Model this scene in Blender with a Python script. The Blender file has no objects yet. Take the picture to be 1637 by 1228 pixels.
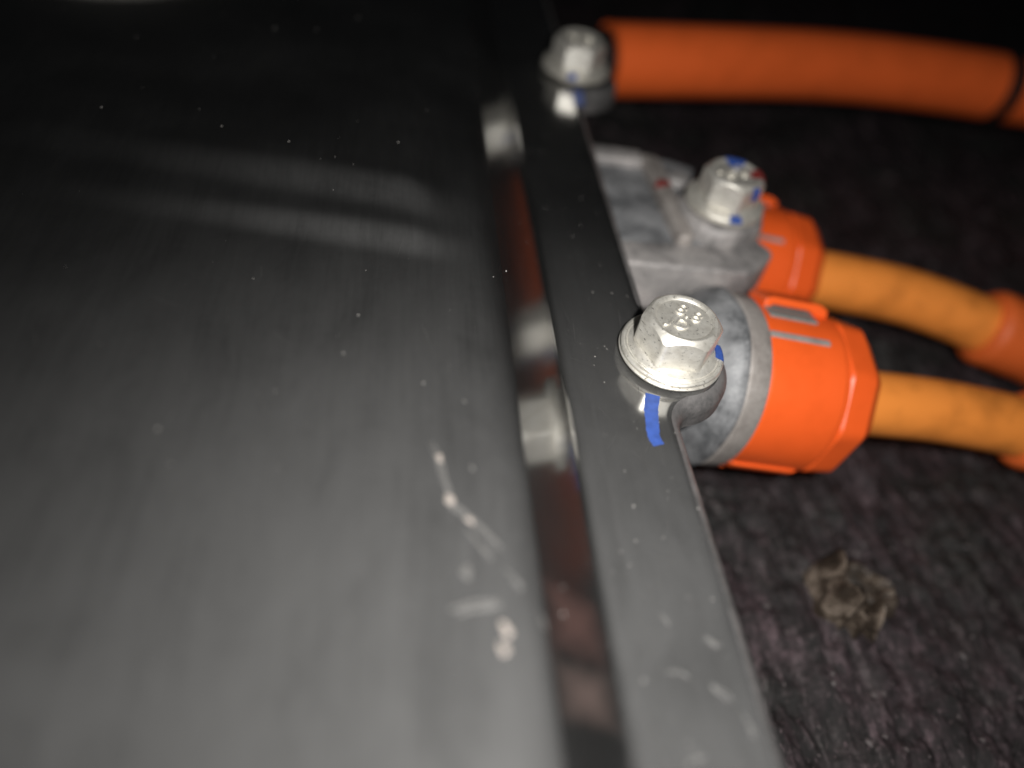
import bpy, bmesh, math, random
import numpy as np
from mathutils import Vector, Matrix

S = 0.001                       # everything below is written in millimetres
sc = bpy.context.scene
COL = sc.collection
rnd = random.Random(7)

# ---------------------------------------------------------------- camera
cam_d = bpy.data.cameras.new("camera")
cam = bpy.data.objects.new("camera", cam_d)
COL.objects.link(cam)
RIGHT = Vector((0.98569, -0.08911, 0.14309))
DOWN = Vector((0.03038, -0.74107, -0.67074))
FWD = Vector((0.16581, 0.66549, -0.72775))
CAM = Vector((0.0, 0.0, 81.4))
m = Matrix.Identity(4)
for i in range(3):
    m[i][0], m[i][1], m[i][2] = RIGHT[i], -DOWN[i], -FWD[i]
    m[i][3] = CAM[i] * S
cam.matrix_world = m
cam_d.sensor_width = 36.0
cam_d.lens = 36.0 * 1180.0 / 1637.0
cam_d.clip_start = 0.005
cam_d.clip_end = 60.0
cam_d.dof.use_dof = True
cam_d.dof.focus_distance = 0.1165
cam_d.dof.aperture_fstop = 5.2
sc.camera = cam

# ---------------------------------------------------------------- world and the phone's torch
w = bpy.data.worlds.new("World")
sc.world = w
w.use_nodes = True
w.node_tree.nodes["Background"].inputs[0].default_value = (0.9, 0.95, 1.0, 1)
w.node_tree.nodes["Background"].inputs[1].default_value = 0.004
ld = bpy.data.lights.new("torch", "AREA")
ld.shape = "DISK"
ld.size = 5.0 * S
ld.energy = 0.29
ld.color = (1.0, 0.975, 0.935)
torch = bpy.data.objects.new("torch", ld)
COL.objects.link(torch)
lp = CAM + RIGHT * 21.0 - DOWN * 9.0 - FWD * 1.0
aim = Vector((44.0, 66.0, 0.0)) - lp
torch.location = lp * S
torch.rotation_euler = aim.to_track_quat("-Z", "Y").to_euler()

sc.view_settings.view_transform = "Standard"
sc.view_settings.look = "None"
sc.view_settings.exposure = 0.0
sc.view_settings.gamma = 1.0
sc.cycles.max_bounces = 6
sc.cycles.sample_clamp_indirect = 4.0
sc.cycles.use_denoising = True

# ---------------------------------------------------------------- noise for shapes
def _hash(ix, iy, seed):
    h = (ix.astype(np.int64) * 374761393 + iy.astype(np.int64) * 668265263 + seed * 974634777) & 0xFFFFFFFF
    h = ((h ^ (h >> 13)) * 1274126177) & 0xFFFFFFFF
    return ((h ^ (h >> 16)) & 0xFFFF) / 65535.0

def vnoise(x, y, seed=0):
    x = np.asarray(x, float); y = np.asarray(y, float)
    ix, iy = np.floor(x), np.floor(y)
    fx, fy = x - ix, y - iy
    fx = fx * fx * (3 - 2 * fx); fy = fy * fy * (3 - 2 * fy)
    a, b = _hash(ix, iy, seed), _hash(ix + 1, iy, seed)
    c, d = _hash(ix, iy + 1, seed), _hash(ix + 1, iy + 1, seed)
    return (a + (b - a) * fx) * (1 - fy) + (c + (d - c) * fx) * fy - 0.5

def fbm(x, y, seed=0, n=4):
    s, a = 0, 1.0
    for k in range(n):
        s = s + a * vnoise(x * 2 ** k, y * 2 ** k, seed + k)
        a *= 0.5
    return s

# ---------------------------------------------------------------- materials
def new_mat(name):
    mt = bpy.data.materials.new(name)
    mt.use_nodes = True
    nt = mt.node_tree
    return mt, nt, nt.nodes["Principled BSDF"]

def N(nt, kind, **kw):
    n = nt.nodes.new(kind)
    for k, v in kw.items():
        setattr(n, k, v)
    return n

def coords(nt, scale, rot=(0, 0, 0), stretch=(1, 1, 1)):
    tc = N(nt, "ShaderNodeTexCoord")
    mp = N(nt, "ShaderNodeMapping")
    mp.inputs["Rotation"].default_value = rot
    mp.inputs["Scale"].default_value = (scale * stretch[0], scale * stretch[1], scale * stretch[2])
    nt.links.new(tc.outputs["Object"], mp.inputs["Vector"])
    return mp.outputs["Vector"]

def noise(nt, vec, scale=1.0, detail=4, rough=0.55, dist=0.0):
    n = N(nt, "ShaderNodeTexNoise")
    n.inputs["Scale"].default_value = scale
    n.inputs["Detail"].default_value = detail
    n.inputs["Roughness"].default_value = rough
    n.inputs["Distortion"].default_value = dist
    nt.links.new(vec, n.inputs["Vector"])
    return n.outputs["Fac"]

def ramp(nt, fac, stops):
    r = N(nt, "ShaderNodeValToRGB")
    el = r.color_ramp.elements
    while len(el) < len(stops):
        el.new(0.5)
    for e, (p, c) in zip(el, stops):
        e.position = p
        e.color = (c[0], c[1], c[2], 1) if not isinstance(c, float) else (c, c, c, 1)
    nt.links.new(fac, r.inputs["Fac"])
    return r.outputs["Color"]

def bump(nt, bs, fac, strength, dist):
    b = N(nt, "ShaderNodeBump")
    b.inputs["Strength"].default_value = strength
    b.inputs["Distance"].default_value = dist * S
    nt.links.new(fac, b.inputs["Height"])
    nt.links.new(b.outputs["Normal"], bs.inputs["Normal"])
    return b

def math_n(nt, op, a, b):
    n = N(nt, "ShaderNodeMath", operation=op)
    for i, v in enumerate((a, b)):
        if isinstance(v, (int, float)):
            n.inputs[i].default_value = v
        else:
            nt.links.new(v, n.inputs[i])
    return n.outputs[0]

def mat_cover(name="black_coated_sheet", coat_rough=0.125, painted_refl=False):
    mt, nt, bs = new_mat(name)
    streak = noise(nt, coords(nt, 1000, (0, 0, math.radians(-6)), (0.55, 0.06, 0.5)), 1.0, 5, 0.65, 1.2)
    fine = noise(nt, coords(nt, 1000), 0.9, 5, 0.65)
    cloud = noise(nt, coords(nt, 1000), 0.05, 3, 0.5)
    mixv = math_n(nt, "ADD", math_n(nt, "MULTIPLY", streak, 0.25), math_n(nt, "MULTIPLY", cloud, 0.75))
    nt.links.new(ramp(nt, mixv, [(0.32, (0.006, 0.006, 0.006)), (0.5, (0.010, 0.010, 0.010)), (0.72, (0.018, 0.018, 0.018))]), bs.inputs["Base Color"])
    if painted_refl:                                   # blurred brown reflection, painted into the channel's base colour
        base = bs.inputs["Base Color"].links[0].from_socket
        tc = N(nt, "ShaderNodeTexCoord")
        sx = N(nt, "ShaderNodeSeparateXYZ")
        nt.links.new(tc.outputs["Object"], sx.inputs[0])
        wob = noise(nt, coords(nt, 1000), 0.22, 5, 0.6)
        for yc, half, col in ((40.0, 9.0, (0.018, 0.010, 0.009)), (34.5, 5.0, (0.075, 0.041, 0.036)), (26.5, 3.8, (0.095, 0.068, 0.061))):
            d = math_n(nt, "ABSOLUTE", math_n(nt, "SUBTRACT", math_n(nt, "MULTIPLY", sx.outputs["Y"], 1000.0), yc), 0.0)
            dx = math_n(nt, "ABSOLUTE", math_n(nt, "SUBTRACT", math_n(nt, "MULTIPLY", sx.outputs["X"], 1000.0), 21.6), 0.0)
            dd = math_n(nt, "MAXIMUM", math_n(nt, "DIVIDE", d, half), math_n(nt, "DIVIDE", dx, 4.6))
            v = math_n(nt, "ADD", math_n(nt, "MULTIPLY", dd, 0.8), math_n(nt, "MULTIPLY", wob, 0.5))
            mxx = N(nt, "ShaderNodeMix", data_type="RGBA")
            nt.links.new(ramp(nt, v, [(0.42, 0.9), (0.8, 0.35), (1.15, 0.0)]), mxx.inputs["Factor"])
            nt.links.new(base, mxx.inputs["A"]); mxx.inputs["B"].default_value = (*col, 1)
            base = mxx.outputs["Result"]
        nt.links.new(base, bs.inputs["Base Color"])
    bs.inputs["Roughness"].default_value = 0.6
    bs.inputs["Specular IOR Level"].default_value = 0.1
    bs.inputs["Coat Weight"].default_value = 1.0
    bs.inputs["Coat Roughness"].default_value = coat_rough
    bs.inputs["Coat IOR"].default_value = 3.6
    bp = bump(nt, bs, math_n(nt, "ADD", math_n(nt, "MULTIPLY", streak, 0.5), math_n(nt, "MULTIPLY", fine, 0.5)), 0.16, 0.06)
    # the fine texture of the coating scatters the torch in a broad soft sheen
    gl = N(nt, "ShaderNodeBsdfGlossy", distribution="BECKMANN")
    wipe = noise(nt, coords(nt, 1000, (0, 0, math.radians(-9)), (0.10, 0.012, 0.1)), 1.0, 6, 0.62, 0.8)
    hair = noise(nt, coords(nt, 1000, (0, 0, math.radians(5)), (1.6, 0.05, 0.5)), 1.0, 3, 0.6, 0.4)
    smear = noise(nt, coords(nt, 1000, (0, 0, math.radians(-20)), (0.075, 0.035, 0.05)), 1.0, 6, 0.6, 1.6)
    wv = math_n(nt, "ADD", math_n(nt, "ADD", math_n(nt, "MULTIPLY", wipe, 0.30), math_n(nt, "MULTIPLY", smear, 0.40)), math_n(nt, "ADD", math_n(nt, "MULTIPLY", hair, 0.18), math_n(nt, "MULTIPLY", fine, 0.12)))
    nt.links.new(ramp(nt, wv, [(0.36, 0.55), (0.5, 0.84), (0.64, 1.0)]), gl.inputs["Color"])
    gl.inputs["Roughness"].default_value = 0.775
    nt.links.new(bp.outputs["Normal"], gl.inputs["Normal"])
    mx = N(nt, "ShaderNodeMixShader")
    mx.inputs[0].default_value = 0.020 if painted_refl else 0.084
    nt.links.new(bs.outputs[0], mx.inputs[1]); nt.links.new(gl.outputs[0], mx.inputs[2])
    out = mx.outputs[0]
    if painted_refl:
        g2 = N(nt, "ShaderNodeBsdfGlossy", distribution="GGX")
        g2.inputs["Color"].default_value = (1, 1, 1, 1)
        g2.inputs["Roughness"].default_value = 0.15
        m2 = N(nt, "ShaderNodeMixShader")
        m2.inputs[0].default_value = 0.15
        nt.links.new(out, m2.inputs[1]); nt.links.new(g2.outputs[0], m2.inputs[2])
        out = m2.outputs[0]
    nt.links.new(out, nt.nodes["Material Output"].inputs["Surface"])
    return mt

def mat_zinc():
    mt, nt, bs = new_mat("zinc_plating")
    n1 = noise(nt, coords(nt, 1000), 0.55, 5, 0.6)
    n2 = noise(nt, coords(nt, 1000), 2.6, 4, 0.6)
    nt.links.new(ramp(nt, n1, [(0.3, (0.64, 0.615, 0.555)), (0.5, (0.80, 0.775, 0.71)), (0.7, (0.90, 0.88, 0.82))]), bs.inputs["Base Color"])
    base = bs.inputs["Base Color"].links[0].from_socket
    fl = noise(nt, coords(nt, 1000, (0.3, 0.2, 0), (1.0, 1.0, 2.2)), 1.15, 6, 0.7, 0.5)
    mu = N(nt, "ShaderNodeMix", data_type="RGBA", blend_type="MULTIPLY")
    mu.inputs["Factor"].default_value = 1.0
    nt.links.new(base, mu.inputs["A"])
    nt.links.new(ramp(nt, fl, [(0.33, (0.16, 0.15, 0.14)), (0.41, (0.95, 0.95, 0.95)), (0.7, (1.0, 1.0, 1.0))]), mu.inputs["B"])
    nt.links.new(mu.outputs["Result"], bs.inputs["Base Color"])
    bs.inputs["Metallic"].default_value = 0.72
    nt.links.new(math_n(nt, "ADD", math_n(nt, "MULTIPLY", n2, 0.26), 0.31), bs.inputs["Roughness"])
    bump(nt, bs, math_n(nt, "ADD", n1, math_n(nt, "MULTIPLY", n2, 0.5)), 0.35, 0.12)
    return mt

def mat_cast(name, lo, mid, hi, metal=0.45):
    mt, nt, bs = new_mat(name)
    n1 = noise(nt, coords(nt, 1000), 0.13, 6, 0.65, 0.4)
    n2 = noise(nt, coords(nt, 1000), 1.4, 5, 0.7)
    v = math_n(nt, "ADD", math_n(nt, "MULTIPLY", n1, 0.7), math_n(nt, "MULTIPLY", n2, 0.3))
    nt.links.new(ramp(nt, v, [(0.40, lo), (0.51, mid), (0.63, hi)]), bs.inputs["Base Color"])
    bs.inputs["Metallic"].default_value = metal
    nt.links.new(math_n(nt, "ADD", math_n(nt, "MULTIPLY", n2, 0.3), 0.42), bs.inputs["Roughness"])
    bump(nt, bs, v, 0.6, 0.45)
    return mt

def mat_plastic(name, col, rough, dirt=0.25, spec_ior=1.5):
    mt, nt, bs = new_mat(name)
    n1 = noise(nt, coords(nt, 1000), 0.12, 5, 0.6)
    n2 = noise(nt, coords(nt, 1000), 2.5, 4, 0.6)
    d = tuple(c * (1 - dirt) for c in col)
    nt.links.new(ramp(nt, n1, [(0.3, d), (0.55, col)]), bs.inputs["Base Color"])
    nt.links.new(math_n(nt, "ADD", math_n(nt, "MULTIPLY", n1, 0.2), rough - 0.1), bs.inputs["Roughness"])
    bs.inputs["IOR"].default_value = spec_ior
    bump(nt, bs, n2, 0.2, 0.08)
    return mt

def mat_flat(name, col, rough=0.6):
    mt, nt, bs = new_mat(name)
    n1 = noise(nt, coords(nt, 1000), 0.8, 4, 0.6)
    nt.links.new(ramp(nt, n1, [(0.3, tuple(c * 0.7 for c in col)), (0.6, col)]), bs.inputs["Base Color"])
    bs.inputs["Roughness"].default_value = rough
    return mt

def mat_ground():
    mt, nt, bs = new_mat("dirty_dark_ground")
    st = noise(nt, coords(nt, 1000, (0, 0, math.radians(8)), (0.30, 0.06, 0.2)), 1.0, 8, 0.66, 0.7)
    patch = noise(nt, coords(nt, 1000), 0.035, 4, 0.55, 0.5)
    fine = noise(nt, coords(nt, 1000), 0.55, 7, 0.72)
    a = ramp(nt, st, [(0.38, (0.006, 0.004, 0.005)), (0.52, (0.031, 0.021, 0.0245)), (0.66, (0.088, 0.063, 0.071))])
    b = ramp(nt, st, [(0.38, (0.006, 0.006, 0.006)), (0.53, (0.022, 0.0215, 0.021)), (0.68, (0.075, 0.072, 0.070))])
    mx = N(nt, "ShaderNodeMix", data_type="RGBA")
    nt.links.new(ramp(nt, patch, [(0.47, 0.0), (0.60, 1.0)]), mx.inputs["Factor"])
    nt.links.new(a, mx.inputs["A"]); nt.links.new(b, mx.inputs["B"])
    mu = N(nt, "ShaderNodeMix", data_type="RGBA", blend_type="MULTIPLY")
    mu.inputs["Factor"].default_value = 1.0
    nt.links.new(mx.outputs["Result"], mu.inputs["A"])
    nt.links.new(ramp(nt, fine, [(0.38, (0.30, 0.30, 0.30)), (0.52, (0.95, 0.95, 0.95)), (0.66, (2.2, 2.2, 2.2))]), mu.inputs["B"])
    sp = noise(nt, coords(nt, 1000, (0, 0, math.radians(8)), (1.3, 0.55, 1.0)), 1.0, 3, 0.6)
    m3 = N(nt, "ShaderNodeMix", data_type="RGBA")
    nt.links.new(ramp(nt, sp, [(0.60, 0.0), (0.72, 0.75)]), m3.inputs["Factor"])
    nt.links.new(mu.outputs["Result"], m3.inputs["A"]); m3.inputs["B"].default_value = (0.135, 0.098, 0.108, 1)
    nt.links.new(m3.outputs["Result"], bs.inputs["Base Color"])
    nt.links.new(math_n(nt, "ADD", math_n(nt, "MULTIPLY", fine, 0.5), 0.42), bs.inputs["Roughness"])
    bump(nt, bs, math_n(nt, "ADD", st, fine), 0.7, 0.8)
    return mt

M = {
    "cover": mat_cover(),
    "channel": mat_cover("black_coated_sheet_painted_refl", 0.135, True),
    "zinc": mat_zinc(),
    "side": mat_cast("grey_flange_side", (0.06, 0.06, 0.06), (0.105, 0.10, 0.10), (0.14, 0.135, 0.134), 0.0),
    "cast": mat_cast("cast_aluminium", (0.15, 0.145, 0.145), (0.33, 0.315, 0.31), (0.46, 0.43, 0.42), 0.3),
    "cast_dark": mat_cast("stained_cast_aluminium", (0.10, 0.104, 0.110), (0.225, 0.23, 0.24), (0.34, 0.345, 0.355), 0.15),
    "ring": mat_cast("machined_aluminium", (0.26, 0.235, 0.22), (0.36, 0.33, 0.31), (0.44, 0.41, 0.39), 0.3),
    "collar": mat_plastic("orange_nylon", (0.86, 0.115, 0.018), 0.42, 0.10),
    "cable": mat_plastic("orange_cable_sheath", (0.95, 0.31, 0.055), 0.42, 0.3),
    "sleeve": mat_plastic("orange_heat_shrink", (0.80, 0.15, 0.028), 0.55, 0.2),
    "hose": mat_plastic("orange_conduit", (1.0, 0.168, 0.036), 0.32, 0.12),
    "band": mat_flat("black_tape", (0.006, 0.006, 0.006), 0.6),
    "blue": mat_flat("blue_paint", (0.038, 0.088, 0.34), 0.5),
    "red": mat_flat("red_paint", (0.22, 0.03, 0.027), 0.5),
    "scratch": mat_flat("grey_scuff", (0.10, 0.098, 0.095), 0.6),
    "hair": mat_flat("fine_grey_scuff", (0.05, 0.049, 0.048), 0.6),
    "bare": mat_flat("bare_scratch", (0.34, 0.30, 0.27), 0.5),
    "dust": mat_flat("pale_dust", (0.42, 0.40, 0.38), 0.8),
    "ground": mat_ground(),
    "grit": mat_flat("grey_grit", (0.10, 0.085, 0.087), 0.6),
    "clod": mat_cast("dry_brown_bark", (0.008, 0.006, 0.004), (0.048, 0.034, 0.024), (0.29, 0.235, 0.19), 0.0),
    "seal": mat_flat("grey_seal", (0.20, 0.22, 0.21), 0.6),
}

# ---------------------------------------------------------------- object helpers
def finish(me, name, mat, parent, smooth, angle):
    me.materials.append(mat)
    if smooth:
        me.polygons.foreach_set("use_smooth", [True] * len(me.polygons))
        if angle is not None:
            me.set_sharp_from_angle(angle=math.radians(angle))
    me.update()
    o = bpy.data.objects.new(name, me)
    COL.objects.link(o)
    if parent is not None:
        o.parent = parent
    return o

def base_of(o):
    b = Vector((0, 0, 0))
    while o is not None:
        b += Vector(o.location)
        o = o.parent
    return b

def mk(name, verts, faces, mat, parent=None, smooth=True, angle=35, recalc=True):
    """verts in world millimetres; stored relative to the parent's base"""
    v = np.asarray(verts, float) * S
    b = np.array(base_of(parent)) if parent is not None else np.zeros(3)
    me = bpy.data.meshes.new(name)
    me.from_pydata((v - b).tolist(), [], [tuple(f) for f in faces])
    if recalc:
        bm = bmesh.new(); bm.from_mesh(me)
        bmesh.ops.recalc_face_normals(bm, faces=bm.faces)
        bm.to_mesh(me); bm.free()
    return finish(me, name, mat, parent, smooth, angle)

def tag(o, label, cat, group=None, kind=None):
    if label: o["label"] = label
    if cat: o["category"] = cat
    if group: o["group"] = group
    if kind: o["kind"] = kind
    return o

def thing(name, loc, label, cat, group=None):
    o = bpy.data.objects.new(name, None)
    COL.objects.link(o)
    o.location = Vector(loc) * S
    o.empty_display_size = 0.005
    return tag(o, label, cat, group)

def grid_faces(nu, nv, wrap_u=False, off=0):
    f = []
    for i in range(nu if wrap_u else nu - 1):
        for j in range(nv - 1):
            a = off + i * nv + j
            b = off + ((i + 1) % nu) * nv + j
            f.append((a, b, b + 1, a + 1))
    return f

def frame(axis, up=(0, 0, 1)):
    a = Vector(axis).normalized()
    t = Vector(up) - a * a.dot(Vector(up))
    t.normalize()
    return a, t.cross(a).normalized(), t          # axis, side, up

def lathe(origin, axis, profile, n=64, up=(0, 0, 1), close=True, rfun=None):
    """profile of (along, radius); returns verts, faces"""
    a, sd, t = frame(axis, up)
    o = Vector(origin)
    V, F = [], []
    k = len(profile)
    for i in range(n):
        th = 2 * math.pi * i / n
        for s, r in profile:
            rr = r if rfun is None else rfun(s, r, th)
            V.append(tuple(o + a * s + (sd * math.cos(th) + t * math.sin(th)) * rr))
    F += grid_faces(n, k, True)
    if close:
        for j in (0, k - 1):
            F.append([i * k + j for i in range(n)] if j else [i * k + j for i in range(n)][::-1])
    return V, F

def prism(poly, z0, z1, bev=0.8, seg=3):
    """polygon footprint (world mm, counter-clockwise) with a rounded top edge"""
    n = len(poly)
    P = [Vector((p[0], p[1])) for p in poly]
    dirs = []
    for i in range(n):
        e1 = (P[i] - P[i - 1]).normalized(); e2 = (P[(i + 1) % n] - P[i]).normalized()
        n1 = Vector((-e1.y, e1.x)); n2 = Vector((-e2.y, e2.x))
        d = (n1 + n2); d.normalize()
        dirs.append(d / max(0.4, d.dot(n1)))
    rings = [(0.0, z0)]
    for k in range(seg + 1):
        a = math.pi / 2 * k / seg
        rings.append((bev * (1 - math.cos(a)), z1 - bev + bev * math.sin(a)))
    V, F = [], []
    for ins, z in rings:
        for i in range(n):
            q = P[i] + dirs[i] * ins
            V.append((q.x, q.y, z))
    for r in range(len(rings) - 1):
        for i in range(n):
            j = (i + 1) % n
            F.append((r * n + i, r * n + j, (r + 1) * n + j, (r + 1) * n + i))
    F.append(list(range(n))[::-1])
    F.append([(len(rings) - 1) * n + i for i in range(n)])
    return V, F

def round_poly(poly, rad, seg=5):
    """round every corner of a polygon"""
    out = []
    n = len(poly)
    for i in range(n):
        p0, p, p1 = Vector(poly[i - 1]), Vector(poly[i]), Vector(poly[(i + 1) % n])
        r = rad[i] if isinstance(rad, (list, tuple)) else rad
        d0, d1 = (p0 - p), (p1 - p)
        r = min(r, d0.length * 0.45, d1.length * 0.45)
        a, b = p + d0.normalized() * r, p + d1.normalized() * r
        for k in range(seg + 1):
            t = k / seg
            out.append(tuple(a * (1 - t) ** 2 + p * 2 * t * (1 - t) + b * t * t))
    return out

def catmull(pts, n):
    P = [Vector(p) for p in pts]
    P = [P[0] * 2 - P[1]] + P + [P[-1] * 2 - P[-2]]
    out = []
    for i in range(1, len(P) - 2):
        for k in range(n):
            t = k / n
            a, b, c, d = P[i - 1], P[i], P[i + 1], P[i + 2]
            out.append(0.5 * ((2 * b) + (c - a) * t + (2 * a - 5 * b + 4 * c - d) * t * t + (3 * b - a - 3 * c + d) * t ** 3))
    out.append(P[-2])
    return out

def tube(pts, rad, n=40, per=12):
    C = catmull(pts, per)
    L = len(C)
    V, F = [], []
    for i, c in enumerate(C):
        d = (C[min(i + 1, L - 1)] - C[max(i - 1, 0)]).normalized()
        a, sd, t = frame(d)
        r = rad(i / (L - 1)) if callable(rad) else rad
        for k in range(n):
            th = 2 * math.pi * k / n
            V.append(tuple(c + (sd * math.cos(th) + t * math.sin(th)) * r))
    F = grid_faces(L, n)
    F = []
    for i in range(L - 1):
        for k in range(n):
            k2 = (k + 1) % n
            F.append((i * n + k, i * n + k2, (i + 1) * n + k2, (i + 1) * n + k))
    F.append(list(range(n))[::-1]); F.append([(L - 1) * n + k for k in range(n)])
    return V, F

# ---------------------------------------------------------------- ground
GZ = -50.0
def axis_pts(lo, hi, step, far_lo, far_hi):
    a = list(np.arange(lo, hi + 0.01, step))
    s, x = step, hi
    while x < far_hi:
        s *= 1.35; x += s; a.append(x)
    s, x = step, lo
    while x > far_lo:
        s *= 1.35; x -= s; a.insert(0, x)
    return np.array(a)

def ground_z(x, y):
    u = x * math.cos(0.14) + y * math.sin(0.14)
    v = -x * math.sin(0.14) + y * math.cos(0.14)
    z = 3.0 * fbm(x / 38, y / 55, 3, 3)
    z = z + 2.0 * fbm(u / 7.5, v / 18, 11, 4)              # grooves along the run of the surface
    z = z + 3.4 * np.abs(fbm(x / 4.2, y / 6.4, 23, 5))
    return GZ - 1.0 + z

xs = axis_pts(46, 250, 0.9, -2500, 3500)
ys = axis_pts(-6, 300, 1.0, -2500, 6000)
gx, gy = np.meshgrid(xs, ys, indexing="ij")
gz = ground_z(gx, gy)
gnd = mk("ground", np.stack([gx, gy, gz], -1).reshape(-1, 3), grid_faces(len(xs), len(ys)), M["ground"], None, True, None, False)
tag(gnd, "dark purplish brown rough ground with streaks and grit", "ground", kind="structure")

# loose grit on the ground
V, F = [], []
gr = np.random.RandomState(5)
for k in range(2200):
    x, y = gr.uniform(50, 190), gr.uniform(2, 190)
    r = 0.15 + 0.85 * gr.rand() ** 8
    z = float(ground_z(np.array([x]), np.array([y]))[0]) + r * 0.35
    o = len(V)
    q = gr.uniform(0.6, 1.25, 6)
    for d, s in zip(((1, 0, 0), (0, 1, 0), (-1, 0, 0), (0, -1, 0), (0, 0, 1), (0, 0, -1)), q):
        j = gr.normal(0, 0.15, 3)
        V.append((x + r * (d[0] * s + j[0]), y + r * (d[1] * s + j[1]), z + r * 0.7 * (d[2] * s + j[2])))
    for a in range(4):
        b = (a + 1) % 4
        F.append((o + a, o + b, o + 4)); F.append((o + b, o + a, o + 5))
tag(mk("grit", V, F, M["grit"], None, False, None, False), "scattered fine grey grit lying over the dark ground", "grit", kind="stuff")

# brown clod lying on the ground
cx, cy = 95.0, 62.0
V, F = [], []
nr, nt_ = 22, 56
gzc = float(ground_z(np.array([cx]), np.array([cy]))[0])
for i in range(nr):
    q = i / (nr - 1)
    for k in range(nt_):
        th = 2 * math.pi * k / nt_
        R = 8.8 * (1 + 0.75 * float(fbm(np.array([2 + 1.5 * math.cos(th)]), np.array([5 + 1.5 * math.sin(th)]), 41, 3)[0]))
        x, y = q * R * math.cos(th) * 0.92, q * R * math.sin(th) * 1.12
        rim = math.exp(-((q - 0.72) / 0.2) ** 2)
        left = 0.75 + 0.75 * max(0.0, math.cos(th - 3.0))
        hgt = 9.5 * rim * left + 0.4 * (1 - q)
        hgt += 7.5 * float(fbm(np.array([x / 4.4]), np.array([y / 4.4]), 51, 4)[0]) * (1 - 0.4 * q)
        hgt = hgt * (1 - q ** 6) - 1.5 * q ** 6
        V.append((cx + x, cy + y, gzc + hgt))
for i in range(nr - 1):
    for k in range(nt_):
        k2 = (k + 1) % nt_
        F.append((i * nt_ + k, i * nt_ + k2, (i + 1) * nt_ + k2, (i + 1) * nt_ + k))
F.append([k for k in range(nt_)])
F.append([(nr - 1) * nt_ + k for k in range(nt_)][::-1])
clod = mk("dirt_clod", V, F, M["clod"], None, True, 50)
tag(clod, "small crumpled brown clod with a hollow middle lying on the dark ground", "clod")

# ---------------------------------------------------------------- black cover: panel, sloped wall, flange
PZ = 9.3
cover = thing("battery_cover", (0, 0, GZ), "large black coated sheet metal cover with a sloped step and bolted flange", "cover")
SL = math.radians(38.0)
XB, XE = 27.0, 44.5            # foot of the slope, outer edge of the flange
XT = XB - PZ / math.tan(SL)    # where slope and panel would meet
RT, RB = 8.5, 3.0
TT, TB = RT * math.tan(SL / 2), RB * math.tan(SL / 2)

def sstep(a, b, x):
    t = np.clip((x - a) / (b - a), 0, 1)
    return t * t * (3 - 2 * t)

def panel_add(x, y):
    """two shallow pressed steps that run across the panel and die out to the left, plus slight waviness"""
    win = sstep(-95, 2, x) * (1 - sstep(1.0, 12.0, x))
    y1 = 106.6 - 0.20 * x
    y2 = 95.6 - 0.16 * x
    win2 = sstep(-60, 2, x) * (1 - sstep(1.0, 12.0, x))
    z = 1.35 * win * sstep(y1 - 5, y1 + 5, y) + 1.25 * win2 * sstep(y2 - 3.5, y2 + 3.5, y)
    edge = 1 - sstep(6.0, 11.0, x)
    return z + edge * (0.30 * fbm(x / 40, y / 60, 61, 2) + 0.03 * vnoise(x / 6, y / 30, 67))

# profile of the panel across X: flat, then rounded over into the slope
prof = []
for x in list(np.arange(-260, -60, 12)) + list(np.arange(-60, 9.0, 1.2)):
    prof.append((x, PZ, 0.0))
cxr = XT - TT
for k in range(11):
    a = SL * k / 10
    prof.append((cxr + RT * math.sin(a), PZ - RT * (1 - math.cos(a)), 1.0))
ysp = np.concatenate([np.arange(-120, 20, 8), np.arange(20, 150, 1.0), np.arange(150, 420, 8)])
V = []
for px, pz, k in prof:
    add = panel_add(np.full_like(ysp, px), ysp)
    V += [(px, y, pz + a) for y, a in zip(ysp, add)]
top = mk("top_panel", V, grid_faces(len(prof), len(ysp)), M["cover"], cover, True, None)

# slope, with a very slight waviness
pa = Vector((cxr + RT * math.sin(SL), PZ - RT * (1 - math.cos(SL))))
pb = Vector((XB - TB * math.cos(SL), TB * math.sin(SL)))
V = []
nsl = 10
for i in range(nsl):
    p = pa.lerp(pb, i / (nsl - 1))
    e = math.sin(math.pi * i / (nsl - 1))
    wv = 0.05 * e * fbm(np.full_like(ysp, p.x / 9), ysp / 24, 77, 2)
    V += [(p.x, y, p.y + a) for y, a in zip(ysp, wv)]
wall = mk("side_wall", V, grid_faces(nsl, len(ysp)), M["channel"], cover, True, None)

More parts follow.
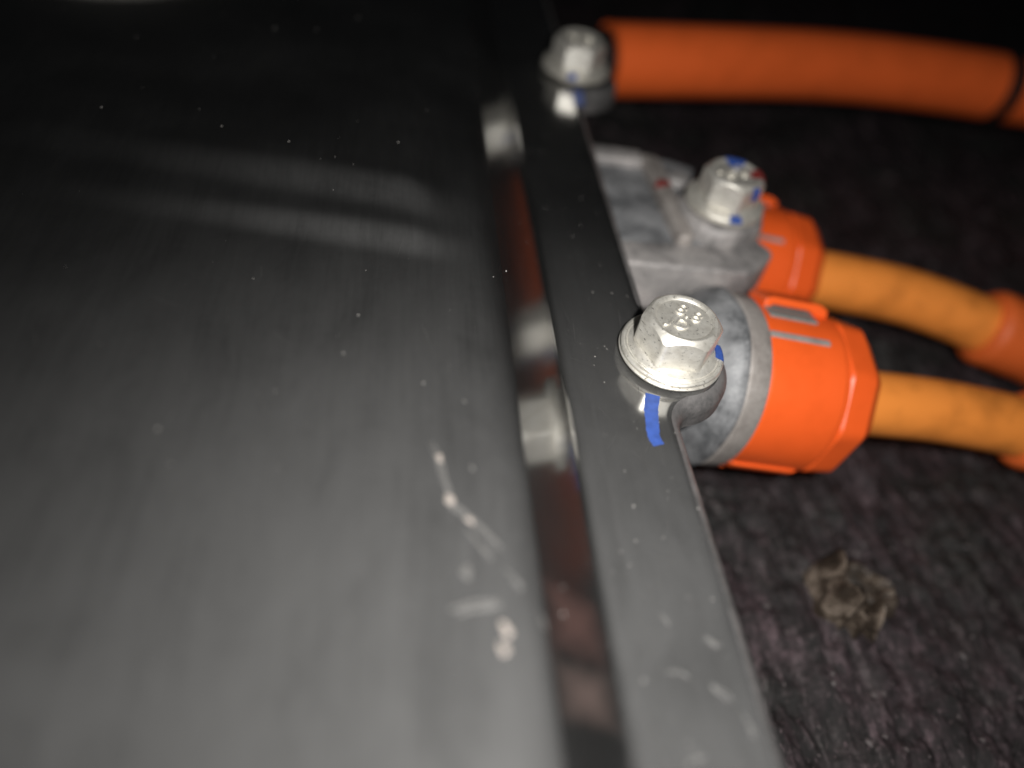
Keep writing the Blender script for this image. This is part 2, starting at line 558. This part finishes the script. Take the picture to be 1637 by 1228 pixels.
# flange outline with round ears at the bolts
B1, B0 = Vector((45.2, 81.6)), Vector((44.5, 183.0))
def outline():
    pts = [(XE, -120.0)]
    for y in np.arange(-100, 60, 10): pts.append((XE, float(y)))
    for (bc, r) in ((B1 + Vector((0.3, 0)), 10.4), (B0 + Vector((1.2, 0)), 10.4)):
        rf = 4.0
        dx = XE + rf - bc.x
        dy = math.sqrt((r + rf) ** 2 - dx * dx)
        f0 = Vector((XE + rf, bc.y - dy)); f1 = Vector((XE + rf, bc.y + dy))
        if f0.y - pts[-1][1] > 14:
            for y in np.arange(pts[-1][1] + 8, f0.y - 4, 8): pts.append((XE, float(y)))
        a1 = math.atan2(bc.y - f0.y, bc.x - f0.x)
        for k in range(9):
            a = math.pi + (a1 - math.pi) * k / 8
            pts.append((f0.x + rf * math.cos(a), f0.y + rf * math.sin(a)))
        e0 = math.atan2(f0.y - bc.y, f0.x - bc.x); e1 = math.atan2(f1.y - bc.y, f1.x - bc.x)
        for k in range(1, 40):
            a = e0 + (e1 - e0) * k / 40
            pts.append((bc.x + r * math.cos(a), bc.y + r * math.sin(a)))
        a2 = math.atan2(bc.y - f1.y, bc.x - f1.x)
        for k in range(9):
            a = a2 + (-math.pi - a2) * k / 8
            pts.append((f1.x + rf * math.cos(a), f1.y + rf * math.sin(a)))
    for y in np.arange(pts[-1][1] + 8, 420, 10): pts.append((XE, float(y)))
    return [Vector(p) for p in pts]
OUT = outline()
FT, ER = 6.0, 3.0              # flange thickness, edge radius
V, VS, rows = [], [], 0
cb = Vector((XB + TB, RB))     # centre of the foot fillet
for i, p in enumerate(OUT):
    d = (OUT[min(i + 1, len(OUT) - 1)] - OUT[max(i - 1, 0)]).normalized()
    nrm = Vector((d.y, -d.x))  # outward
    row = []
    for k in range(7):
        a = SL * (1 - k / 6)
        row.append((cb.x - RB * math.sin(a), p.y, RB - RB * math.cos(a)))
    q = p - nrm * ER
    x0 = row[-1][0]
    for k in range(1, 9):
        t = k / 8
        row.append((x0 + (q.x - x0) * t, p.y + (q.y - p.y) * t, 0.0))
    jit = 0.10 * float(vnoise(np.array([i * 0.9]), np.array([0.5]), 31)[0])
    arc = []
    for k in range(1, 10):
        a = math.pi / 2 * k / 9
        g = q + nrm * (ER + jit) * math.sin(a)
        arc.append((g.x, g.y, -ER + ER * math.cos(a)))
    row += arc[:2]
    rows = len(row)
    V += row
    g = p - nrm * 0.5
    VS += arc[1:] + [(p.x, p.y, -FT + 0.5), (g.x, g.y, -FT), (33.0, p.y, -FT)]
flange = mk("mounting_flange", V, grid_faces(len(OUT), rows), M["cover"], cover, True, 50)
mk("flange_side", VS, grid_faces(len(OUT), 11), M["side"], cover, True, 40)
# the case beneath that carries the cover
V, F = prism(round_poly([(-258, -119), (37, -119), (37, 419), (-258, 419)], 4), GZ - 6, -FT - 0.02, 1.0)
mk("case_body", V, F, M["cover"], cover, True, 40)

def surf_z(x, y):
    """height of the cover's top surface"""
    if x >= XB + TB: return 0.0
    if x >= pb.x: return RB - math.sqrt(max(0, RB ** 2 - (x - cb.x) ** 2))
    if x >= pa.x: return pa.y + (pb.y - pa.y) * (x - pa.x) / (pb.x - pa.x)
    z = float(panel_add(np.array([float(x)]), np.array([float(y)]))[0]) if x < 11 else 0.0
    if x >= cxr: return PZ - RT + math.sqrt(max(0, RT ** 2 - (x - cxr) ** 2)) + z
    return PZ + z

def ribbon(name, pts, width, mat, parent, lift=0.05, seed=0, per=10, nw=5, rag=0.3):
    """a flake-thin mark that follows the surface, domed so its edges lie down"""
    C = catmull([(p[0], p[1], 0) for p in pts], per)
    L = len(C)
    rr = random.Random(seed)
    V = []
    for i, c in enumerate(C):
        d = (C[min(i + 1, L - 1)] - C[max(i - 1, 0)]).normalized()
        nrm = Vector((-d.y, d.x, 0))
        wd = (width(i / (L - 1)) if callable(width) else width) * (1 + rag * (rr.random() - 0.5))
        for k in range(nw):
            t = 2 * k / (nw - 1) - 1
            q = c + nrm * wd * 0.5 * t
            V.append((q.x, q.y, surf_z(q.x, q.y) + lift * (1 - t * t) + 0.012))
    return mk(name, V, grid_faces(L, nw), mat, parent, True, None, False)

def blob(name, x, y, rx, ry, mat, parent, lift=0.25, rot=0.0, seed=0):
    V, F = [], []
    n, kr = 20, 5
    for i in range(kr):
        q = i / (kr - 1)
        for k in range(n):
            th = 2 * math.pi * k / n
            wob = 1 + 0.9 * float(fbm(np.array([3 + 1.3 * math.cos(th)]), np.array([seed + 1.3 * math.sin(th)]), 9, 2)[0])
            dx, dy = q * rx * wob * math.cos(th), q * ry * wob * math.sin(th)
            px, py = x + dx * math.cos(rot) - dy * math.sin(rot), y + dx * math.sin(rot) + dy * math.cos(rot)
            V.append((px, py, surf_z(px, py) + lift * (1 - q * q) + 0.012))
    for i in range(kr - 1):
        for k in range(n):
            k2 = (k + 1) % n
            F.append((i * n + k, i * n + k2, (i + 1) * n + k2, (i + 1) * n + k))
    F.append([k for k in range(n)])
    return mk(name, V, F, mat, parent, True, None, False)

taper = lambda wd: (lambda t: wd * (0.25 + 0.75 * math.sin(math.pi * min(1, max(0, t))) ** 0.6))
# scratches and flakes on the panel: bundles of broken, uneven strands
def scratch(pts, width, n, seed):
    q = random.Random(seed)
    V, F = [], []
    C = catmull([(p[0], p[1], 0) for p in pts], 14)
    L = len(C)
    for k in range(n):
        i0 = int(q.random() * 0.6 * L); i1 = min(L - 1, i0 + max(5, int(L * (0.2 + 0.55 * q.random()))))
        off = (q.random() - 0.5) * width
        wd = width * (0.14 + 0.30 * q.random())
        o = len(V)
        m_ = i1 - i0 + 1
        for i in range(i0, i1 + 1):
            d = (C[min(i + 1, L - 1)] - C[max(i - 1, 0)]).normalized()
            nr_ = Vector((-d.y, d.x, 0))
            t = (i - i0) / max(1, m_ - 1)
            ww = wd * math.sin(math.pi * (0.06 + 0.88 * t)) ** 0.7 * (1 + 0.9 * (q.random() - 0.5))
            cc = C[i] + nr_ * (off + 0.12 * (q.random() - 0.5))
            for e in (-1, 0, 1):
                g = cc + nr_ * ww * 0.5 * e
                V.append((g.x, g.y, surf_z(g.x, g.y) + 0.012 + (0.05 if e == 0 else 0.0)))
        F += grid_faces(m_, 3, False, o)
    return mk("scratch", V, F, M["scratch"], cover, True, None, False)
scratch([(5.1, 56.5), (6.4, 53.4), (6.9, 50.2), (7.6, 47.4)], 0.9, 7, 1)
scratch([(7.0, 48.6), (7.8, 46.8), (9.6, 45.0), (12.9, 40.9)], 1.0, 9, 13)
scratch([(9.0, 43.9), (10.4, 41.9), (12.1, 39.7)], 0.8, 6, 2)
scratch([(12.8, 39.0), (14.2, 37.5), (15.0, 36.4)], 0.6, 5, 21)
scratch([(16.4, 34.4), (17.6, 32.4)], 0.4, 4, 22)
scratch([(6.7, 33.4), (9.7, 34.3), (12.4, 34.6)], 1.3, 8, 3)
for x, y, rx, ry, ro in ((7.4, 47.6, 0.5, 0.8, 0.3), (9.7, 44.7, 0.3, 0.8, 0.7), (6.4, 53.3, 0.35, 0.8, 0.2)):
    blob("bare_flake", x, y, rx, ry, M["bare"], cover, 0.12, ro, x)
for x, y, rx, ry, ro in ((12.8, 31.6, 0.55, 1.05, 0.5), (12.3, 29.7, 0.55, 0.8, 0.7)):
    blob("paint_drop", x, y, rx, ry, M["bare"], cover, 0.22, ro, x)
blob("scuff", 8.9, 38.3, 0.5, 0.9, M["scratch"], cover, 0.05, 0.1, 4)
blob("scuff", 10.3, 52.0, 0.4, 0.8, M["scratch"], cover, 0.03, 0.1, 5)
blob("scuff", 9.9, 62.5, 0.4, 0.7, M["scratch"], cover, 0.03, 0.4, 6)
# scratches on the flange
scratch([(32.2, 30.6), (34.0, 30.2), (35.3, 29.4)], 0.5, 5, 6)
scratch([(36.8, 29.0), (38.6, 27.8), (39.6, 26.4)], 0.7, 6, 23)
scratch([(40.0, 25.6), (40.8, 24.2), (41.0, 22.8)], 0.6, 5, 24)
scratch([(31.9, 20.4), (33.4, 21.2), (34.9, 21.1)], 1.0, 7, 7)
scratch([(38.2, 34.6), (39.2, 33.5), (40.2, 33.1)], 0.7, 6, 8)
scratch([(33.6, 37.6), (34.3, 36.2), (34.5, 35.4)], 0.5, 5, 9)
# hairline wear all over, too fine to tell apart
V, F = [], []
q = random.Random(33)
for k in range(60):
    if k < 34: x, y = q.uniform(29, 41), q.uniform(10, 90)
    else: x, y = q.uniform(-45, 13), q.uniform(12, 92)
    a = math.radians(90 + q.gauss(4, 16)) if q.random() < 0.8 else q.uniform(0, math.pi)
    ln, wd = q.uniform(1.0, 7.0), q.uniform(0.018, 0.05)
    bend = q.uniform(-0.12, 0.12)
    o = len(V)
    for i in range(7):
        t = i / 6
        px, py = x + math.cos(a + bend * t) * ln * t, y + math.sin(a + bend * t) * ln * t
        if x > 20: px = min(41.0, max(28.6, px))
        w2 = wd * math.sin(math.pi * (0.05 + 0.9 * t))
        for e in (-1, 1):
            gx_, gy_ = px - math.sin(a) * w2 * e, py + math.cos(a) * w2 * e
            V.append((gx_, gy_, surf_z(gx_, gy_) + 0.014))
    F += grid_faces(7, 2, False, o)
hl = mk("hairline_wear", V, F, M["hair"], cover, True, None, False)
hl["kind"] = "stuff"
# blue check stroke on the flange by the nearer bolt, a short one by the far bolt
ribbon("paint_mark", [(40.6, 73.1), (39.7, 70.2), (39.2, 67.2), (38.9, 64.9), (39.3, 63.2)], lambda t: 2.3 - 0.5 * t, M["blue"], cover, 0.05, 10, 10, 7, 0.12)
ribbon("paint_mark", [(43.9, 173.0), (43.6, 169.4), (43.0, 165.0)], 2.4, M["blue"], cover, 0.05, 11)

# dust specks all over the cover
V, F = [], []
dr = np.random.RandomState(12)
for k in range(430):
    if k < 260: x, y = dr.uniform(28.5, 43), dr.uniform(8, 150)
    elif k < 290: x, y = dr.uniform(17, 27), dr.uniform(15, 120)
    else: x, y = dr.uniform(-70, 16), dr.uniform(10, 190)
    r = 0.02 + 0.13 * dr.rand() ** 5
    z = surf_z(x, y)
    o = len(V)
    for q in range(6):
        th = q * math.pi / 3 + dr.rand()
        rr = r * dr.uniform(0.6, 1.3)
        V.append((x + rr * math.cos(th), y + rr * math.sin(th), z + 0.01))
    V.append((x, y, z + r * 0.8))
    for q in range(6):
        F.append((o + q, o + (q + 1) % 6, o + 6))
d = mk("dust_specks", V, F, M["dust"], cover, False, None, False)
d["kind"] = "stuff"

# ---------------------------------------------------------------- flange bolts
def text_mesh(body, size, extrude):
    cu = bpy.data.curves.new("stamp", "FONT")
    cu.body = body; cu.size = size * S; cu.extrude = extrude * S
    cu.align_x = "CENTER"; cu.align_y = "CENTER"
    cu.resolution_u = 3
    cu.offset = -0.05 * S
    cu.bevel_depth = 0.03 * S
    ob = bpy.data.objects.new("stamp", cu)
    COL.objects.link(ob)
    dg = bpy.context.evaluated_depsgraph_get()
    me = bpy.data.meshes.new_from_object(ob.evaluated_get(dg))
    bpy.data.objects.remove(ob)
    return me

AF = 12.4
def make_bolt(loc, rot, label, group):
    t = thing("flange_bolt", (0, 0, 0), label, "bolt", group)
    # captive washer and dished flange, with turning grooves
    P = [(-0.9, 4.0), (-0.9, 6.6), (-0.02, 6.8), (0.0, 8.7), (0.1, 9.0), (0.55, 9.15), (0.75, 8.95), (0.8, 8.45), (1.0, 8.4),
         (1.05, 8.9), (1.35, 9.0), (1.6, 8.85), (1.75, 8.5), (1.68, 8.3), (1.86, 8.1), (1.74, 7.85), (1.95, 7.65),
         (1.95, 7.4), (2.25, 7.0), (2.5, 6.3), (2.6, 5.0)]
    V, F = lathe((0, 0, 0), (0, 0, 1), P, 96, (0, 1, 0), True, lambda s, r, th: r * (1 + 0.004 * math.sin(5 * th + s * 3)))
    mk("washer_flange", V, F, M["zinc"], t, True, 50)
    # hexagon with a turned chamfer and a dished, rimmed top
    n = 120
    zt, rc = 9.0, AF / 2 * 0.955
    V, F = [], []
    for i in range(n):
        th = 2 * math.pi * i / n
        f = (th % (math.pi / 3)) - math.pi / 6
        rh = AF / 2 / math.cos(f)
        rh = min(rh, AF / 2 * 1.125)                       # worn corners
        zc = zt - 0.25 - (rh - rc) * 1.15
        zl = 2.35 + 0.6 * (rh / (AF / 2) - 1) * 6 * 0.2
        ring = [(rh * 1.012, zl), (rh, zl + 0.5), (rh, zc), (rh - 0.22, zc + 0.26), (rc, zt - 0.22), (rc - 0.35, zt),
                (rc - 0.7, zt - 0.02), (rc - 1.0, zt - 0.2), (rc - 1.25, zt - 0.42), (rc - 2.6, zt - 0.45), (0.6, zt - 0.45)]
        V += [(r * math.cos(th), r * math.sin(th), z) for r, z in ring]
    k = len(ring)
    F += grid_faces(n, k, True)
    F.append([i * k + k - 1 for i in range(n)])
    mk("hex_head", V, F, M["zinc"], t, True, 28)
    # raised property-class marks on the head
    for body, x, y, size in (("8.8", 0.1, 1.75, 3.9), ("JD", -0.2, -1.75, 3.5)):
        me = text_mesh(body, size, 0.2)
        o = finish(me, "head_marking", M["zinc"], t, False, None)
        a = math.radians(-38.0) - rot
        c, s_ = math.cos(a), math.sin(a)
        o.location = ((x * c - y * s_) * S, (x * s_ + y * c) * S, (zt - 0.40) * S)
        o.rotation_euler = (0, 0, a)
    t.location = Vector(loc) * S
    t.rotation_euler = (0, 0, rot)
    t.scale = (0.945, 0.945, 0.89)
    return t

def copy_thing(src, loc, rot, label):
    t = src.copy(); COL.objects.link(t)
    t.location = Vector(loc) * S; t.rotation_euler = (0, 0, rot)
    t["label"] = label
    for ch in list(src.children):
        c = ch.copy(); COL.objects.link(c); c.parent = t
    return t

def ring_patch(bolt, a0, a1, rs, mat, name="paint_mark"):
    """paint dabbed on the bolt: a curved patch over (radius, height) pairs"""
    V = []
    n = 10
    for i in range(n):
        a = math.radians(a0 + (a1 - a0) * i / (n - 1)) - bolt.rotation_euler.z
        for k, (r, z) in enumerate(rs):
            V.append((r * math.cos(a) * S, r * math.sin(a) * S, z * S))
    me = bpy.data.meshes.new(name)
    me.from_pydata(V, [], grid_faces(n, len(rs)))
    return finish(me, name, mat, bolt, True, None)

GRP = "plated hexagon flange bolts"
ROT1 = math.radians(-68.5)
bolt1 = make_bolt((B1.x, B1.y, 0.75), ROT1, "sharply lit flange bolt beside the blue stroke, stamped 8.8 on its head", GRP)
bolt0 = copy_thing(bolt1, (B0.x, B0.y, 0.75), math.radians(-130), "far flange bolt on the black flange in front of the thick orange conduit")
bolt3 = copy_thing(bolt1, (70.3, 131.0, -2.15), math.radians(-88), "flange bolt with blue and red paint on the cast aluminium bracket")
RG = [(9.06, 1.0), (9.1, 1.35), (8.95, 1.68), (8.55, 1.85), (8.0, 1.96), (7.4, 2.15)]
ring_patch(bolt1, -20, 5, [(9.0, 0.5), (9.2, 0.62)] + RG, M["blue"])
ring_patch(bolt0, -112, -98, RG, M["blue"])
HX = [(6.9, 5.2), (7.0, 6.6), (6.9, 7.7), (6.1, 8.95), (5.3, 9.08), (4.6, 8.75), (3.2, 8.65)]
ring_patch(bolt3, 50, 100, [(6.95, 8.0), (6.3, 8.9), (5.5, 9.1), (4.6, 8.75), (2.2, 8.66), (1.0, 8.64)], M["blue"])
ring_patch(bolt3, -25, 15, [(7.1, 6.9), (7.05, 7.8), (6.3, 8.95), (5.4, 9.1), (4.6, 8.76), (3.0, 8.66)], M["red"])
ring_patch(bolt3, -100, -82, RG, M["blue"])
ring_patch(bolt3, -70, -52, [(7.06, 5.6), (7.08, 6.6), (7.0, 7.7), (6.4, 8.6)], M["blue"])

# ---------------------------------------------------------------- cast connector housing
AX = Vector((1.0, -0.04, -0.13)).normalized()
C1 = Vector((67.6, 97.6, -22.0))
C2 = C1 + Vector((6.9, 42.4, -0.5))
house = thing("connector_housing", (60, 120, -35), "grey cast aluminium connector housing half under the black flange", "housing")
ZT = -5.0
base = [(30, 116.5), (73.6, 114.2), (79.6, 120.4), (78.0, 133.0), (72.5, 152.5), (64, 156.5), (30, 160)]
V, F = prism(round_poly(base, [1, 2.5, 2.5, 4, 6, 4, 1]), -15.5, ZT - 2.0, 0.5)
mk("bracket_plate", V, F, M["cast_dark"], house, True, 40)
V, F = prism(round_poly([(30.5, 115.2), (73.4, 113.0), (80.6, 120.4), (78.6, 124.4), (72.6, 122.0), (30.5, 121.6)], 2.0), -14.5, ZT - 1.4, 0.75)
mk("front_lip", V, F, M["cast"], house, True, 40)
V, F = prism(round_poly([(58.6, 121.0), (62.2, 121.0), (61.6, 152.0), (57.4, 154.0)], 1.6), -9.0, ZT + 0.9, 0.9)
mk("rib", V, F, M["ring"], house, True, 40)
V, F = prism(round_poly([(30.5, 152.5), (58.0, 151.0), (58.0, 156.0), (30.5, 159)], 1.6), -9.0, ZT, 0.7)
mk("rear_lip", V, F, M["cast"], house, True, 40)
V, F = lathe((70.3, 131.0, -10), (0, 0, 1), [(0, 10.2), (5.0, 9.7), (6.6, 9.2), (7.09, 8.6), (7.095, 3)], 48, (0, 1, 0))
mk("bolt_boss", V, F, M["cast"], house, True, 40)
V, F = lathe((65.2, 146.5, -10), (0, 0, 1), [(0, 3.0), (3.9, 2.9), (4.6, 2.4), (4.8, 1.6), (4.8, 0.5)], 32, (0, 1, 0))
mk("peg", V, F, M["cast"], house, True, 40)
# front apron under the lip
V, F = prism(round_poly([(30.5, 104.0), (62.0, 102.0), (70.0, 102.5), (72.5, 113.5), (71, 121.0), (30.5, 121.0)], 4.5), -40, -14.6, 1.8)
ap = mk("apron", V, F, M["cast"], house, True, 40)
# round plates that the orange collars seat on, with the machined rim
def seat(c, dark, rim, q=1.0):
    P = [(-40, 11.0), (-16.5, 11.6), (-12.0, 13.2), (-8.6, 16.6), (-6.9, 18.1), (-5.6, 18.4), (-4.9, 18.1), (-4.6, 16.5)]
    rw = lambda s, r, th: q * r * (1 + 0.012 * math.sin(3 * th + 1.0) + 0.008 * math.sin(7 * th + s))
    V, F = lathe(c, AX, P, 80, (0, 0, 1), True, rw)
    s = mk("round_seat", V, F, dark, house, True, 40)
    V, F = lathe(c, AX, [(s, r * q) for s, r in [(-4.7, 14.0), (-4.7, 17.5), (-4.2, 17.95), (-0.6, 17.95), (-0.1, 17.6), (0.0, 16.5), (0.0, 10.0)]], 80)
    mk("seat_rim", V, F, rim, house, True, 40)
seat(C1, M["cast_dark"], M["ring"])
seat(C2, M["cast_dark"], M["ring"], 0.85)
mk_red = [(57.3, 139.2), (59.3, 139.4), (61.4, 140.2), (61.2, 142.0), (58.6, 142.2)]
V, F = prism(round_poly(mk_red, 0.7), ZT + 0.5, ZT + 1.0, 0.1)
mk("paint_mark", V, F, M["red"], house, True, 40)

# ---------------------------------------------------------------- orange connectors and their cables
def make_connector(c, label, tabang, slotang, q=1.0, L=1.16):
    t = thing("cable_connector", c, label, "connector", "orange cable connectors")
    a, sd, up = frame(AX)
    c = Vector(c)
    P = [(0.15, 12.0), (0.15, 16.6), (0.6, 17.1), (13.9, 17.1), (14.3, 16.75), (15.0, 16.7), (15.3, 14.0)]
    P = [(s * L, r * q) for s, r in P]
    V, F = lathe(c, AX, P, 96)
    mk("collar", V, F, M["collar"], t, True, 30)
    # twelve-sided gripping nut behind the collar
    nn = 9
    def facet(s, r, th):
        f = (th % (2 * math.pi / nn)) - math.pi / nn
        return min(r / math.cos(f), r * 1.05) * 0.985
    V, F = lathe(c, AX, [(s * L, r * q) for s, r in [(15.05, 12.0), (15.05, 16.2), (15.5, 16.6), (20.0, 16.2), (22.4, 14.0), (23.0, 12.8), (23.2, 8.0)]], 112, (0, 0, 1), True, facet)
    mk("end_nut", V, F, M["collar"], t, True, 20)
    def strip(name, ang, half, prof, mat):
        """block along the axis at an angle round the collar; prof = list of (s, r_low, r_high)"""
        th = math.radians(ang)
        V, F = [], []
        half = half * q
        for s, r0, r1 in [(s * L, r0 * q, r1 * q) for s, r0, r1 in prof]:
            for wv in (-half, half):
                for r in (r0, r1):
                    rad = (sd * math.cos(th) + up * math.sin(th)); tan = (-sd * math.sin(th) + up * math.cos(th))
                    V.append(tuple(c + a * s + rad * r + tan * wv))
        n = len(prof)
        for i in range(n - 1):
            o, p = i * 4, (i + 1) * 4
            F += [(o, p, p + 1, o + 1), (o + 2, o + 3, p + 3, p + 2), (o + 1, p + 1, p + 3, o + 3), (o, o + 2, p + 2, p)]
        F += [(0, 1, 3, 2), ((n - 1) * 4, (n - 1) * 4 + 2, (n - 1) * 4 + 3, (n - 1) * 4 + 1)]
        o = mk(name, V, F, mat, t, False, None)
        bv = o.modifiers.new("round", "BEVEL"); bv.width = 0.35 * S; bv.segments = 2; bv.limit_method = "ANGLE"
        return o
    strip("locking_tab", tabang, 3.5, [(1.4, 16.6, 18.4), (2.4, 16.6, 18.9), (3.0, 17.5, 19.1), (10.0, 17.5, 19.1), (11.0, 16.9, 19.2), (12.2, 16.6, 19.0), (13.6, 16.6, 18.2)], M["collar"])
    strip("window_insert", tabang + 15, 2.4, [(1.5, 16.0, 17.4), (10.6, 16.0, 17.4)], M["seal"])
    for ang in (206, 228):
        strip("grip_rib", ang, 1.1, [(0.8, 16.0, 17.15), (1.6, 16.0, 17.75), (13.0, 16.0, 17.75), (13.8, 16.0, 17.15)], M["collar"])
    strip("slot_insert", slotang, 0.75, [(0.3, 16.0, 17.35), (11.5, 16.0, 17.35)], M["ring"])
    return t

con1 = make_connector(C1, "nearer orange connector collar with a grey slot, seated on the rounded cast flange", 62, 101)
con2 = make_connector(C2, "farther orange connector collar, partly behind the bolted bracket", 52, 120, 0.87)

def cable(label, pts, r, sleeve_pts, rs):
    t = thing("power_cable", pts[0], label, "cable", "orange power cables")
    V, F = tube(pts, r)
    mk("cable_sheath", V, F, M["cable"], t, True, 60)
    V, F = tube(sleeve_pts, lambda q: rs * min(1.0, 0.86 + 4 * q) )
    mk("heat_shrink_sleeve", V, F, M["sleeve"], t, True, 60)
    return t
e1, e2 = C1 + AX * 20, C2 + AX * 20
cable("lower orange cable leaving the nearer collar", [tuple(e1), tuple(e1 + AX * 12), (120.5, 96.0, -28.2), (143.4, 94.5, -31.5), (166, 92, -35), (230, 86, -41)], 7.0,
      [(142.5, 94.4, -31.4), (166, 92, -35), (230, 86, -41)], 9.2)
cable("upper orange cable leaving the farther collar", [tuple(e2), tuple(e2 + AX * 9), (131.9, 134.8, -28.0), (155.6, 127.7, -31.5), (178, 121.5, -35), (240, 108, -40)], 7.2,
      [(152.0, 128.8, -31.0), (166, 124.7, -33.2), (178, 121.5, -35), (240, 108, -40)], 10.0)

# thick conduit at the back
hose = thing("orange_conduit", (63.5, 224.8, -14), "thick dark orange conduit with a black band running behind the far bolt", "conduit")
HP = [(63.5, 224.8, -14), (90.0, 229.8, -14), (139.3, 238.2, -14), (175.3, 239.6, -14), (213.5, 236.6, -14), (254.8, 228.0, -14), (330, 204, -18)]
V, F = tube(HP, 11.0, 56, 14)
mk("conduit_tube", V, F, M["hose"], hose, True, 60)
V, F = lathe((63.6, 224.8, -14), (-1, -0.17, 0), [(-4, 7), (0.0, 8.5), (0.6, 9.2), (16, 9.2), (17, 8.2)], 40)
mk("end_plug", V, F, M["band"], hose, True, 40)
a0 = Vector((210.0, 237.0, -14.0)); dband = Vector((1.0, -0.125, 0.0)).normalized()
V, F = lathe(a0 + dband * 0.0, dband, [(-2.6, 10.5), (-2.5, 11.5), (-2.0, 12.0), (2.0, 12.0), (2.5, 11.5), (2.6, 10.5)], 56)
mk("black_band", V, F, M["band"], hose, True, 40)

# round plated cap at the top left, only its near rim in the frame
V, F = lathe((-65.5, 212.0, PZ - 0.2), (0, 0, 1), [(0, 33.4), (0.2, 33.9), (0.9, 33.7), (3.2, 32.7), (3.8, 31.8), (4.0, 30), (3.6, 27), (3.6, 2)], 128, (0, 1, 0))
cap = mk("plated_cap", V, F, M["zinc"], None, True, 50)
tag(cap, "round shiny plated cap bright rim on the black cover, cut off at the top", "cap")
